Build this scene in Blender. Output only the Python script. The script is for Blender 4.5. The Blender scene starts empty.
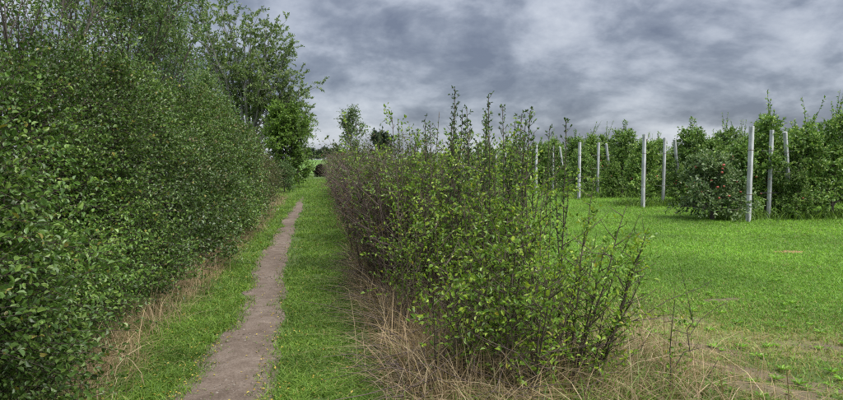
import bpy, math, random
import numpy as np
from mathutils import Vector

SC = bpy.context.scene
COL = SC.collection
R = math.radians

# ------------------------------------------------------------------ camera
F, CX, CY = 600.0, 421.5, 200.0            # focal length and centre in photo pixels (843 x 400)
CAMZ = 1.6
YAW, PITCH = math.atan(104.5 / 600), math.atan(37 / 600)
cd = bpy.data.cameras.new('camera')
cam = bpy.data.objects.new('camera', cd); COL.objects.link(cam)
cam.location = (0, 0, CAMZ); cam.rotation_euler = (math.pi / 2 - PITCH, 0, -YAW)
cd.sensor_width = 36; cd.lens = 36 * F / 843
cd.clip_start = 0.05; cd.clip_end = 3000
SC.camera = cam
FW = np.array([math.sin(YAW) * math.cos(PITCH), math.cos(YAW) * math.cos(PITCH), -math.sin(PITCH)])
RT = np.array([math.cos(YAW), -math.sin(YAW), 0.0])
UP = np.cross(RT, FW)

# ------------------------------------------------------------------ sky, sun, exposure
SUN_EL, SUN_AZ = R(58), R(140)             # azimuth from +Y (north) clockwise: behind the camera, a little to the right
w = bpy.data.worlds.new("World"); SC.world = w; w.use_nodes = True
nt = w.node_tree; nt.nodes.clear()
def N(t, **kw):
    n = nt.nodes.new(t)
    for k, v in kw.items(): setattr(n, k, v)
    return n
def setin(n, **kw):
    for k, v in kw.items(): n.inputs[k.replace('_', ' ')].default_value = v
def ramp(n, stops):
    el = n.color_ramp.elements
    while len(el) > 1: el.remove(el[-1])
    for i, (p, c) in enumerate(stops):
        e = el[0] if i == 0 else el.new(p)
        e.position = p; e.color = (*c, 1) if len(c) == 3 else c
L = lambda a, b: nt.links.new(a, b)
def M(op, a, b=None, clamp=False):
    n = nt.nodes.new('ShaderNodeMath'); n.operation = op; n.use_clamp = clamp
    for i, x in enumerate((a, b)):
        if x is None: continue
        if isinstance(x, (int, float)): n.inputs[i].default_value = x
        else: L(x, n.inputs[i])
    return n.outputs[0]
out = N('ShaderNodeOutputWorld'); bg = N('ShaderNodeBackground'); setin(bg, Strength=0.1)
sky = N('ShaderNodeTexSky', sky_type='NISHITA', sun_disc=False, sun_elevation=SUN_EL, sun_rotation=SUN_AZ)
tc = N('ShaderNodeTexCoord'); sep = N('ShaderNodeSeparateXYZ'); L(tc.outputs['Generated'], sep.inputs[0])
zc = M('MAXIMUM', sep.outputs[2], 0.0); zd = M('ADD', zc, 0.42)
comb = N('ShaderNodeCombineXYZ')
L(M('DIVIDE', sep.outputs[0], zd), comb.inputs[0]); L(M('DIVIDE', sep.outputs[1], zd), comb.inputs[1])
comb.inputs[2].default_value = 21.7
n1 = N('ShaderNodeTexNoise'); setin(n1, Scale=3.1, Detail=9.0, Roughness=0.55, Distortion=0.3); L(comb.outputs[0], n1.inputs['Vector'])
n2 = N('ShaderNodeTexNoise'); setin(n2, Scale=7.5, Detail=8.0, Roughness=0.56, Distortion=0.15); L(comb.outputs[0], n2.inputs['Vector'])
n3 = N('ShaderNodeTexNoise'); setin(n3, Scale=1.15, Detail=4.0, Roughness=0.5, Distortion=0.4); L(comb.outputs[0], n3.inputs['Vector'])
nsum = M('ADD', M('ADD', M('MULTIPLY', n1.outputs[0], 0.5), M('MULTIPLY', n2.outputs[0], 0.24)), M('MULTIPLY', n3.outputs[0], 0.26))
cr = N('ShaderNodeValToRGB'); L(nsum, cr.inputs[0])
ramp(cr, [(0.41, (0.16, 0.180, 0.245)), (0.465, (0.255, 0.283, 0.352)), (0.52, (0.42, 0.453, 0.53)), (0.60, (0.62, 0.653, 0.72))])
cmul = N('ShaderNodeMix', data_type='RGBA', blend_type='MULTIPLY'); cmul.inputs[0].default_value = 1.0
zen = M('MULTIPLY', M('ADD', M('MULTIPLY', M('POWER', zc, 2.0), 3.4), M('ADD', M('MULTIPLY', M('POWER', M('SUBTRACT', 1.0, zc), 9.0), 0.28), 0.95)), 2.08)       # overcast sky: brighter towards the zenith
L(cr.outputs[0], cmul.inputs[6])
cz = N('ShaderNodeCombineXYZ'); L(zen, cz.inputs[0]); L(zen, cz.inputs[1]); L(zen, cz.inputs[2]); L(cz.outputs[0], cmul.inputs[7])
smix = N('ShaderNodeMix', data_type='RGBA'); smix.inputs[0].default_value = 0.95
L(sky.outputs[0], smix.inputs[6]); L(cmul.outputs[2], smix.inputs[7])
L(smix.outputs[2], bg.inputs[0]); L(bg.outputs[0], out.inputs[0])

sd = bpy.data.lights.new('sun', 'SUN'); sd.energy = 1.5; sd.angle = R(40); sd.color = (1.0, 0.96, 0.9)
so = bpy.data.objects.new('sun', sd); COL.objects.link(so)
sdir = Vector((math.sin(SUN_AZ) * math.cos(SUN_EL), math.cos(SUN_AZ) * math.cos(SUN_EL), math.sin(SUN_EL)))
so.rotation_euler = (-sdir).to_track_quat('-Z', 'Y').to_euler()
SC.view_settings.view_transform = 'Standard'; SC.view_settings.look = 'None'
SC.view_settings.exposure = 2.0; SC.view_settings.gamma = 1.0
SC.render.engine = 'CYCLES'
SC.cycles.use_denoising = False; SC.cycles.filter_width = 1.1
SC.cycles.max_bounces = 6; SC.cycles.diffuse_bounces = 3; SC.cycles.transmission_bounces = 4

# ------------------------------------------------------------------ helpers: photo pixel <-> place
def ray(px, py): return FW * F + RT * (px - CX) + UP * (CY - py)
def ground(px, py, z=0.0):
    d = ray(px, py); t = (z - CAMZ) / d[2]
    return np.array([d[0] * t, d[1] * t, z])
def x_at(px, Y, py=163):
    d = ray(px, py); return d[0] / d[1] * Y
def z_at(px, py, Y):
    d = ray(px, py); return CAMZ + d[2] / d[1] * Y

rng = np.random.default_rng(7)
def unit(v): return v / np.maximum(np.linalg.norm(v, axis=-1, keepdims=True), 1e-9)
def rnd_unit(n, r): return unit(r.normal(size=(n, 3)))
_tab = np.random.default_rng(3).random((64, 64))
def vnoise(x, y):
    x = np.asarray(x, float); y = np.asarray(y, float)
    xi = np.floor(x).astype(int); yi = np.floor(y).astype(int)
    fx = x - xi; fy = y - yi; fx = fx * fx * (3 - 2 * fx); fy = fy * fy * (3 - 2 * fy)
    g = lambda a, b: _tab[a % 64, b % 64]
    return (g(xi, yi) * (1 - fx) + g(xi + 1, yi) * fx) * (1 - fy) + (g(xi, yi + 1) * (1 - fx) + g(xi + 1, yi + 1) * fx) * fy - 0.5

# ------------------------------------------------------------------ helpers: meshes
class Geo:
    def __init__(s): s.v = []; s.f = []; s.m = []; s.n = 0
    def add(s, V, Fc, mat=0):
        V = np.asarray(V, float).reshape(-1, 3)
        if not isinstance(Fc, (list, tuple)): Fc = [Fc]
        for f in Fc:
            f = np.asarray(f, int)
            s.f.append(f + s.n); s.m.append(np.full(len(f), mat, int))
        s.v.append(V); s.n += len(V)
        return s
    def mesh(s, name, mats, smooth=True):
        me = bpy.data.meshes.new(name)
        V = np.concatenate(s.v)
        loops = np.concatenate([f.ravel() for f in s.f])
        tot = np.concatenate([np.full(len(f), f.shape[1], int) for f in s.f])
        st = np.concatenate([[0], np.cumsum(tot)[:-1]])
        me.vertices.add(len(V)); me.vertices.foreach_set('co', V.astype(np.float32).ravel())
        me.loops.add(len(loops)); me.loops.foreach_set('vertex_index', loops.astype(np.int32))
        me.polygons.add(len(tot)); me.polygons.foreach_set('loop_start', st.astype(np.int32))
        me.polygons.foreach_set('material_index', np.concatenate(s.m).astype(np.int32))
        me.polygons.foreach_set('use_smooth', np.full(len(tot), smooth, dtype=bool))
        for m in (mats if isinstance(mats, (list, tuple)) else [mats]): me.materials.append(m)
        me.update(calc_edges=True)
        return me
    def build(s, name, mats, parent=None, smooth=True):
        return link(name, s.mesh(name, mats, smooth), parent)
def link(name, data, parent=None):
    o = bpy.data.objects.new(name, data); COL.objects.link(o)
    if name in ('foliage', 'twigs', 'shoots', 'shoot_leaves', 'crown', 'branches'): o['kind'] = 'stuff'   # leaves and twigs past counting, as one part
    if parent is not None: o.parent = parent
    return o
def tag(o, label=None, cat=None, group=None, kind=None):
    for k, v in (('label', label), ('category', cat), ('group', group), ('kind', kind)):
        if v: o[k] = v
    return o
def thing(name, label, cat, loc=(0, 0, 0), rz=0, group=None):
    o = link(name, None); o.location = loc; o.rotation_euler = (0, 0, rz); o.empty_display_size = 0.2
    return tag(o, label, cat, group)
def copy_thing(root, loc, rz, scale=1.0, label=None, group=None):
    r = root.copy(); COL.objects.link(r); r.location = loc; r.rotation_euler = (0, 0, rz); r.scale = (scale,) * 3
    if label: r['label'] = label
    if group: r['group'] = group
    for ch in list(root.children):
        c = ch.copy(); COL.objects.link(c); c.parent = r
        for g in list(ch.children):
            d = g.copy(); COL.objects.link(d); d.parent = c
    return r

def tubes(g, P, Rad, sides=4, mat=0):
    """P (n,k,3), Rad (n,k)"""
    P = np.asarray(P, float); Rad = np.asarray(Rad, float)
    n, k = P.shape[:2]
    T = unit(np.gradient(P, axis=1))
    ref = np.where(np.abs(T[:, :1, 2:3]).repeat(3, 2) > 0.75, np.array([1.0, 0, 0]), np.array([0, 0, 1.0]))
    B = unit(np.cross(T, np.broadcast_to(ref, T.shape))); Nn = np.cross(B, T)
    a = np.arange(sides) * 2 * math.pi / sides
    V = P[:, :, None] + Rad[:, :, None, None] * (np.cos(a)[None, None, :, None] * Nn[:, :, None] + np.sin(a)[None, None, :, None] * B[:, :, None])
    idx = np.arange(n * k * sides).reshape(n, k, sides)
    nx = np.roll(idx, -1, axis=2)
    q = np.stack([idx[:, :-1], nx[:, :-1], nx[:, 1:], idx[:, 1:]], -1).reshape(-1, 4)
    g.add(V, q, mat)

def leaves(g, P, D, Nm, Ln, Wd, lod=0, mat=0, fold=0.25, r=rng):
    n = len(P); D = unit(D); S = unit(np.cross(D, Nm)); U = np.cross(S, D)
    Ln = np.broadcast_to(Ln, n)[:, None]; Wd = np.broadcast_to(Wd, n)[:, None]
    h = fold * Wd
    dr = -0.12 * Ln
    if lod == 0:
        V = np.stack([P, P + D * Ln * .28 - S * Wd * .42 + U * h, P + D * Ln * .66 - S * Wd * .40 + U * h, P + D * Ln + U * dr,
                      P + D * Ln * .66 + S * Wd * .40 + U * h, P + D * Ln * .28 + S * Wd * .42 + U * h], 1)
        i = np.arange(n)[:, None] * 6
        g.add(V, np.concatenate([i + [0, 3, 2, 1], i + [0, 5, 4, 3]]), mat)
    else:
        V = np.stack([P, P + D * Ln * .45 - S * Wd * .5 + U * h, P + D * Ln + U * dr, P + D * Ln * .45 + S * Wd * .5 + U * h], 1)
        i = np.arange(n)[:, None] * 4
        g.add(V, np.concatenate([i + [0, 2, 1], i + [0, 3, 2]]), mat)

def curve_pts(B, D, Ln, k, curve=(0, 0, 0.0), wob=0.0, r=rng):
    """n bent lines from B along D, k points each; curve is added as t^2 * length"""
    n = len(B); t = np.linspace(0, 1, k)[None, :, None]
    Ln = np.broadcast_to(Ln, n)[:, None, None]
    P = B[:, None] + D[:, None] * Ln * t + np.asarray(curve, float).reshape(-1, 1, 3) * Ln * t ** 2
    if wob: P[:, 1:] += np.cumsum(r.normal(size=(n, k - 1, 3)) * wob, 1) * Ln / k
    return P

def sprays(gl, gt, B, D, Ln, nl, lL, lW, lod=0, tr=0.002, spread=0.9, up=0.8, sag=0.0, lmat=0, tmat=0, r=rng, t0=0.12, sides=3, outn=None, jit=0.35):
    """twigs from B along D, nl leaves each"""
    n = len(B); D = unit(D); Ln = np.broadcast_to(Ln, n)
    if gt is not None:
        P = curve_pts(B, D, Ln, 3, (0, 0, -sag)); tubes(gt, P, np.broadcast_to(np.array([tr, tr * .75, tr * .3]), (n, 3)), sides, tmat)
    t = t0 + (1 - t0) * (np.arange(nl)[None] + r.random((n, nl))) / nl
    pos = B[:, None] + D[:, None] * (Ln[:, None] * t)[..., None]; pos[..., 2] -= sag * Ln[:, None] * t ** 2
    Dl = unit(D[:, None] * 0.55 + r.normal(size=(n, nl, 3)) * spread * .62)
    Nl = r.normal(size=(n, nl, 3)) * .5 + np.array([0, 0, up])
    if outn is not None: Nl = Nl + outn[:, None] * .5
    s = 1 + (r.random(n * nl) - .5) * 2 * jit
    leaves(gl, pos.reshape(-1, 3), Dl.reshape(-1, 3), Nl.reshape(-1, 3), lL * s, lW * s, lod, lmat, r=r)

# ------------------------------------------------------------------ materials
def newmat(name):
    m = bpy.data.materials.new(name); m.use_nodes = True
    m.node_tree.nodes.clear(); return m
class NT:
    def __init__(s, m): s.t = m.node_tree
    def n(s, typ, **kw):
        x = s.t.nodes.new(typ)
        for k, v in kw.items(): setattr(x, k, v)
        return x
    def l(s, a, b): s.t.links.new(a, b)
    def noise(s, vec, scale, detail=4, rough=.55):
        x = s.n('ShaderNodeTexNoise'); x.inputs['Scale'].default_value = scale; x.inputs['Detail'].default_value = detail
        x.inputs['Roughness'].default_value = rough
        if vec is not None: s.l(vec, x.inputs['Vector'])
        return x
    def ramp(s, fac, stops):
        x = s.n('ShaderNodeValToRGB'); ramp(x, stops); s.l(fac, x.inputs[0]); return x
    def mix(s, fac, a, b, blend='MIX'):
        x = s.n('ShaderNodeMix', data_type='RGBA', blend_type=blend)
        for i, v in ((0, fac), (6, a), (7, b)):
            if isinstance(v, (int, float)): x.inputs[i].default_value = v
            elif isinstance(v, tuple): x.inputs[i].default_value = (*v, 1)
            else: s.l(v, x.inputs[i])
        return x.outputs[2]

def leaf_mat(name, cols, rough=.45, spec=.5, tl=.3, nscale=.8, namt=.6, odd=None, oddp=.97):
    """per-leaf colour from the leaf's own random number, drifting slowly from clump to clump"""
    m = newmat(name); t = NT(m)
    geo = t.n('ShaderNodeNewGeometry'); pos = geo.outputs['Position']
    k = len(cols)
    cr = t.ramp(geo.outputs['Random Per Island'], [(i / max(k - 1, 1), c) for i, c in enumerate(cols)])
    nz = t.noise(pos, nscale, 3)
    drift = t.ramp(nz.outputs[0], [(.3, (1 - namt * .5,) * 3), (.7, (1 + namt * .35, 1 + namt * .3, 1 + namt * .1))])
    c = t.mix(1.0, cr.outputs[0], drift.outputs[0], 'MULTIPLY')
    oi = t.n('ShaderNodeObjectInfo'); c = t.mix(1.0, c, t.ramp(oi.outputs['Random'], [(0, (.84, .88, .84)), (1, (1.16, 1.12, 1.05))]).outputs[0], 'MULTIPLY')
    if odd:
        gt = t.n('ShaderNodeMath', operation='GREATER_THAN'); gt.inputs[1].default_value = oddp
        wn = t.n('ShaderNodeTexWhiteNoise', noise_dimensions='1D'); t.l(geo.outputs['Random Per Island'], wn.inputs['W'])
        t.l(wn.outputs['Value'], gt.inputs[0]); c = t.mix(gt.outputs[0], c, odd)
    p = t.n('ShaderNodeBsdfPrincipled'); p.inputs['Roughness'].default_value = rough; p.inputs['Specular IOR Level'].default_value = spec
    t.l(c, p.inputs['Base Color'])
    tr = t.n('ShaderNodeBsdfTranslucent'); t.l(t.mix(1.0, c, (1.25, 1.3, .7), 'MULTIPLY'), tr.inputs[0])
    ms = t.n('ShaderNodeMixShader'); ms.inputs[0].default_value = tl
    o = t.n('ShaderNodeOutputMaterial'); t.l(p.outputs[0], ms.inputs[1]); t.l(tr.outputs[0], ms.inputs[2]); t.l(ms.outputs[0], o.inputs[0])
    return m
def rough_mat(name, c1, c2, scale=8, rough=.85, bump=.3, c3=None, stretch=None, spec=.3):
    m = newmat(name); t = NT(m)
    tcn = t.n('ShaderNodeTexCoord'); vec = tcn.outputs['Object']
    if stretch:
        mp = t.n('ShaderNodeMapping'); mp.inputs['Scale'].default_value = stretch; t.l(vec, mp.inputs['Vector']); vec = mp.outputs[0]
    nz = t.noise(vec, scale, 6, .62)
    stops = [(.32, c1), (.62, c2)] + ([(.78, c3)] if c3 else [])
    cr = t.ramp(nz.outputs[0], stops)
    p = t.n('ShaderNodeBsdfPrincipled'); p.inputs['Roughness'].default_value = rough; p.inputs['Specular IOR Level'].default_value = spec
    t.l(cr.outputs[0], p.inputs['Base Color'])
    nb = t.noise(vec, scale * 3.1, 5, .65)
    b = t.n('ShaderNodeBump'); b.inputs['Strength'].default_value = bump; b.inputs['Distance'].default_value = .02
    t.l(nb.outputs[0], b.inputs['Height']); t.l(b.outputs[0], p.inputs['Normal'])
    o = t.n('ShaderNodeOutputMaterial'); t.l(p.outputs[0], o.inputs[0])
    return m

MAT = {}
MAT['hedge_leaf'] = leaf_mat('hedge_leaf', [(0.048, 0.101, 0.023), (0.079, 0.162, 0.035), (0.122, 0.218, 0.050), (0.200, 0.295, 0.077)], .42, .5, .25, .5, 1.1, (.22, .2, .04), .98)
MAT['hedge_dull'] = leaf_mat('hedge_dull', [(0.054, 0.075, 0.028), (0.090, 0.121, 0.043), (0.143, 0.155, 0.060), (0.152, 0.109, 0.056)], .5, .4, .22, .6, .7)
MAT['sapling_leaf'] = leaf_mat('sapling_leaf', [(0.083, 0.168, 0.025), (0.143, 0.263, 0.040), (0.223, 0.357, 0.053), (0.366, 0.473, 0.065)], .42, .5, .35, 1.3, .6, (.36, .33, .04), .985)
MAT['whip_leaf'] = leaf_mat('whip_leaf', [(0.138, 0.234, 0.066), (0.045, 0.086, 0.033), (0.075, 0.125, 0.046), (0.090, 0.156, 0.053)], .5, .4, .25, 1.0, .4)
MAT['purple_leaf'] = leaf_mat('purple_leaf', [(0.074, 0.043, 0.027), (0.124, 0.076, 0.043), (0.166, 0.108, 0.059), (0.116, 0.116, 0.034)], .55, .35, .2, .7, .5)
MAT['topgreen_leaf'] = leaf_mat('topgreen_leaf', [(0.057, 0.105, 0.033), (0.100, 0.164, 0.052), (0.143, 0.194, 0.058), (0.129, 0.120, 0.052)], .5, .4, .3, .7, .5)
MAT['willow_leaf'] = leaf_mat('willow_leaf', [(0.070, 0.139, 0.049), (0.110, 0.203, 0.074), (0.171, 0.259, 0.099), (0.261, 0.332, 0.147)], .5, .4, .3, .5, .6)
MAT['tree_leaf'] = leaf_mat('tree_leaf', [(0.065, 0.121, 0.043), (0.109, 0.187, 0.064), (0.173, 0.252, 0.092), (0.257, 0.330, 0.138)], .5, .4, .25, .3, .5)
MAT['dark_tree_leaf'] = leaf_mat('dark_tree_leaf', [(0.051, 0.100, 0.024), (0.090, 0.170, 0.034), (0.140, 0.250, 0.044), (0.204, 0.321, 0.060)], .5, .4, .25, .4, .7)
MAT['apple_leaf'] = leaf_mat('apple_leaf', [(0.076, 0.155, 0.039), (0.126, 0.246, 0.059), (0.198, 0.336, 0.080), (0.393, 0.493, 0.182)], .45, .5, .25, .8, .6)
MAT['laden_leaf'] = leaf_mat('laden_leaf', [(0.059, 0.126, 0.041), (0.103, 0.177, 0.065), (0.191, 0.265, 0.128), (0.335, 0.404, 0.254)], .5, .5, .25, .8, .4)
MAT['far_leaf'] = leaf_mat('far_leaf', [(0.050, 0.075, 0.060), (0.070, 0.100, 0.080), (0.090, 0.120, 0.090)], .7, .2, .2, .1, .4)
MAT['brown_leaf'] = leaf_mat('brown_leaf', [(0.013, 0.013, 0.008), (0.025, 0.022, 0.013), (0.045, 0.037, 0.020)], .6, .3, .1, .8, .4)
MAT['grass'] = leaf_mat('grass_blade', [(0.063, 0.128, 0.021), (0.101, 0.197, 0.030), (0.146, 0.267, 0.040), (0.221, 0.335, 0.063)], .5, .35, .35, .9, .8, (.32, .27, .11), .965)
MAT['meadow'] = leaf_mat('meadow_blade', [(0.103, 0.218, 0.029), (0.152, 0.316, 0.041), (0.214, 0.413, 0.055), (0.288, 0.496, 0.084)], .5, .35, .35, .45, .7, (.32, .28, .11), .985)
MAT['yellow_grass'] = leaf_mat('yellow_blade', [(0.115, 0.172, 0.034), (0.172, 0.218, 0.057), (0.287, 0.276, 0.103), (0.414, 0.333, 0.161)], .6, .3, .3, .9, .6)
MAT['dry'] = leaf_mat('dry_blade', [(0.178, 0.119, 0.073), (0.283, 0.204, 0.132), (0.399, 0.306, 0.206), (0.524, 0.430, 0.311)], .65, .3, .2, 1.2, .7)
MAT['fallen'] = leaf_mat('fallen_leaf', [(0.120, 0.070, 0.020), (0.380, 0.270, 0.050), (0.500, 0.400, 0.090), (0.220, 0.200, 0.050)], .6, .3, .1, 2, .2)
MAT['bark'] = rough_mat('bark', (.05, .042, .036), (.13, .112, .095), 14, .9, .6, stretch=(1, 1, .25))
MAT['stem'] = rough_mat('stem_bark', (.028, .02, .018), (.075, .055, .046), 20, .8, .3)
MAT['sap_stem'] = rough_mat('sapling_bark', (.045, .036, .026), (.115, .092, .066), 20, .8, .3)
MAT['purple_twig'] = rough_mat('purple_twig', (.05, .036, .032), (.125, .093, .082), 12, .8, .2)
MAT['grey_bark'] = rough_mat('grey_bark', (.10, .10, .095), (.24, .235, .22), 10, .9, .5, stretch=(1, 1, .3))
MAT['concrete'] = rough_mat('post_concrete', (.26, .27, .27), (.53, .55, .57), 4, .85, .35, (.66, .68, .71), stretch=(3, 3, .7))
MAT['metal'] = rough_mat('wire_metal', (.25, .25, .26), (.4, .4, .41), 10, .45, .05, spec=.5)
MAT['apple'] = rough_mat('apple_skin', (.30, .04, .035), (.42, .11, .075), 9, .4, .02, (.5, .3, .14), spec=.5)
MAT['cane'] = rough_mat('cane_wood', (.2, .15, .10), (.34, .27, .19), 12, .8, .2, stretch=(1, 1, .2))
MAT['rust'] = rough_mat('rust_tie', (.10, .05, .03), (.2, .1, .06), 20, .9, .2)

def ground_mat(name, stops, fine, pebble=.0, bump=.5):
    m = newmat(name); t = NT(m)
    geo = t.n('ShaderNodeNewGeometry'); pos = geo.outputs['Position']
    a = t.noise(pos, .55, 5, .6); b = t.noise(pos, 7, 6, .65); c = t.noise(pos, 60, 4, .7)
    s1 = t.n('ShaderNodeMath', operation='MULTIPLY'); s1.inputs[1].default_value = .30; t.l(a.outputs[0], s1.inputs[0])
    s2 = t.n('ShaderNodeMath', operation='MULTIPLY_ADD'); s2.inputs[1].default_value = .35; t.l(b.outputs[0], s2.inputs[0]); t.l(s1.outputs[0], s2.inputs[2])
    s3 = t.n('ShaderNodeMath', operation='MULTIPLY_ADD'); s3.inputs[1].default_value = .35; t.l(c.outputs[0], s3.inputs[0]); t.l(s2.outputs[0], s3.inputs[2])
    cr = t.ramp(s3.outputs[0], stops)
    col = cr.outputs[0]
    if pebble:
        vo = t.n('ShaderNodeTexVoronoi'); vo.inputs['Scale'].default_value = 42; t.l(pos, vo.inputs['Vector'])
        pr = t.ramp(vo.outputs['Distance'], [(.1, (1, 1, 1)), (.2, (0, 0, 0))])
        wn = t.n('ShaderNodeTexWhiteNoise'); t.l(vo.outputs['Position'], wn.inputs['Vector'])
        gt = t.n('ShaderNodeMath', operation='GREATER_THAN'); gt.inputs[1].default_value = .82; t.l(wn.outputs['Value'], gt.inputs[0])
        mm = t.n('ShaderNodeMath', operation='MULTIPLY'); t.l(gt.outputs[0], mm.inputs[0]); t.l(pr.outputs[0], mm.inputs[1])
        mk = t.n('ShaderNodeMath', operation='MULTIPLY'); mk.inputs[1].default_value = pebble; t.l(mm.outputs[0], mk.inputs[0])
        col = t.mix(mk.outputs[0], col, (.34, .31, .29))
    p = t.n('ShaderNodeBsdfPrincipled'); p.inputs['Roughness'].default_value = .92; p.inputs['Specular IOR Level'].default_value = .2
    t.l(col, p.inputs['Base Color'])
    bb = t.n('ShaderNodeBump'); bb.inputs['Strength'].default_value = bump; bb.inputs['Distance'].default_value = .03
    t.l(s3.outputs[0], bb.inputs['Height']); t.l(bb.outputs[0], p.inputs['Normal'])
    o = t.n('ShaderNodeOutputMaterial'); t.l(p.outputs[0], o.inputs[0])
    return m
MAT['ground'] = ground_mat('turf_ground', [(.34, (.05, .05, .022)), (.46, (.06, .09, .024)), (.6, (.08, .135, .028))], 1)
MAT['field'] = ground_mat('far_field', [(.36, (.085, .16, .035)), (.6, (.12, .22, .045))], 1, 0, .1)
MAT['path'] = ground_mat('path_earth', [(.34, (.064, .046, .034)), (.48, (.126, .096, .074)), (.62, (.205, .166, .135))], 1, .6, 1.0)
MAT['earth'] = ground_mat('bare_earth', [(.34, (.075, .058, .036)), (.5, (.125, .10, .062)), (.62, (.16, .145, .075))], 1, .2, .7)
MAT['redearth'] = ground_mat('red_earth', [(.34, (.22, .12, .06)), (.6, (.34, .2, .11))], 1, .1, .6)

# ------------------------------------------------------------------ the setting: ground, field, path, bare earth
def rise(x, y):
    t = np.clip((np.asarray(y, float) - 75) / 230, 0, 1); return 3.1 * t * t * (3 - 2 * t)
def grid(xs, ys, dz, name, mat, kind='structure', zfun=None):
    X, Y = np.meshgrid(xs, ys); Z = rise(X, Y) + dz
    if zfun is not None: Z = Z + zfun(X, Y)
    i = np.arange(X.size).reshape(X.shape)
    q = np.stack([i[:-1, :-1], i[:-1, 1:], i[1:, 1:], i[1:, :-1]], -1).reshape(-1, 4)
    g = Geo(); g.add(np.stack([X, Y, Z], -1), q)
    return tag(g.build(name, mat), kind=kind)
xs = np.concatenate([[-900, -400, -150, -60], np.linspace(-30, 60, 46), [100, 200, 450, 900]])
ys = np.concatenate([[-60, -20], np.linspace(-6, 60, 45), np.linspace(75, 320, 30), [500, 1500]])
grid(xs, ys, 0, 'ground', MAT['ground'])
grid(np.linspace(-90, 260, 30), np.linspace(92, 318, 30), .03, 'field', MAT['field'])

def path_c(y): return -0.66 - 0.05 * np.clip((y - 4) / 5, 0, 1) + 0.05 * np.sin(y * .33) + .03 * np.sin(y * .9 + 1)
def path_w(y): return np.interp(y, [0, 4, 7, 12, 24, 30], [.30, .245, .175, .15, .115, .0])
yy = np.linspace(-1, 30, 420); nw = 17
u = np.linspace(-1, 1, nw)
ew = path_w(yy) + .10 * vnoise(yy * 1.7, yy * 0 + 3) + .07 * vnoise(yy * 5, yy * 0 + 9)
ew2 = path_w(yy) + .12 * vnoise(yy * 1.3, yy * 0 + 23) + .07 * vnoise(yy * 4, yy * 0 + 29)
ew = np.maximum(ew, 0.004); ew2 = np.maximum(ew2, .004)
sh = .10 * np.interp(yy, [0, 22, 30], [1, .7, 0])
PX = path_c(yy)[:, None] + np.where(u < 0, u * (ew + sh)[:, None], u * (ew2 + sh * np.interp(yy, [0, 7, 10], [1.3, 1.0, .5]))[:, None])
PY = np.repeat(yy[:, None], nw, 1)
PZ = .006 + .022 * (1 - u[None] ** 2) * (vnoise(PX * 3, PY * 3) + .5 + .5 * vnoise(PX * 9, PY * 9))
i = np.arange(PX.size).reshape(PX.shape)
g = Geo(); g.add(np.stack([PX, PY, PZ], -1), np.stack([i[:-1, :-1], i[:-1, 1:], i[1:, 1:], i[1:, :-1]], -1).reshape(-1, 4))
tag(g.build('path', MAT['path']), kind='structure')
def off_path(x, y):
    """distance outside the path's edge (negative on it)"""
    e = np.where(x < path_c(y), np.interp(y, yy, ew), np.interp(y, yy, ew2))
    return np.abs(x - path_c(y)) - e

BARE = []
def patch(cx, cy, rx, ry, rot, mat, name, seed, dz=.005):
    r = np.random.default_rng(seed); k = 40; a = np.arange(k) * 2 * math.pi / k
    rr = 1 + .5 * vnoise(np.cos(a) * 2.2 + seed, np.sin(a) * 2.2 + seed * 2) * 2 + .2 * r.normal(size=k)
    loc = np.stack([np.cos(a) * rx * rr, np.sin(a) * ry * rr], -1)
    c, s = math.cos(rot), math.sin(rot)
    P = loc @ np.array([[c, s], [-s, c]]) + [cx, cy]
    mid = (loc * .5) @ np.array([[c, s], [-s, c]]) + [cx, cy]
    V = np.concatenate([np.c_[P, np.full(k, -.004)], np.c_[mid, np.full(k, dz + .004)], [[cx, cy, dz + .006]]])
    j = np.arange(k); jn = (j + 1) % k
    g = Geo(); g.add(V, [np.stack([j, jn, k + jn, k + j], -1), np.stack([k + j, k + jn, np.full(k, 2 * k)], -1)])
    tag(g.build(name, mat), kind='structure')
    BARE.append((cx, cy, rx, ry, c, s))
MAT['worn'] = ground_mat('worn_turf', [(.36, (.10, .08, .045)), (.48, (.15, .135, .06)), (.6, (.14, .19, .06))], 1, .1, .8)
WORN = ground(690, 335); patch(WORN[0], WORN[1], 1.9, .95, -.5, MAT['worn'], 'worn_turf', 12, .002); BARE.clear()
for (px, py, rx, ry, rot, sd_) in [(742, 372, .75, .13, -.85, 1), (775, 392, .5, .16, -.8, 2), (705, 348, .45, .10, -.7, 3), (825, 348, .5, .14, -.5, 4), (725, 300, .4, .08, .1, 5), (668, 320, .5, .14, -.3, 8)]:
    p = ground(px, py); patch(p[0], p[1], rx, ry, rot, MAT['earth'], 'bare_earth', sd_)
p = ground(791, 252); patch(p[0], p[1], .30, .18, 0, MAT['redearth'], 'bare_earth', 6)
def bare(x, y):
    b = np.full(x.shape, 9.0)
    for (cx, cy, rx, ry, c, s) in BARE:
        dx = x - cx; dy = y - cy; b = np.minimum(b, np.hypot((dx * c + dy * s) / rx, (-dx * s + dy * c) / ry))
    return b

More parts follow.
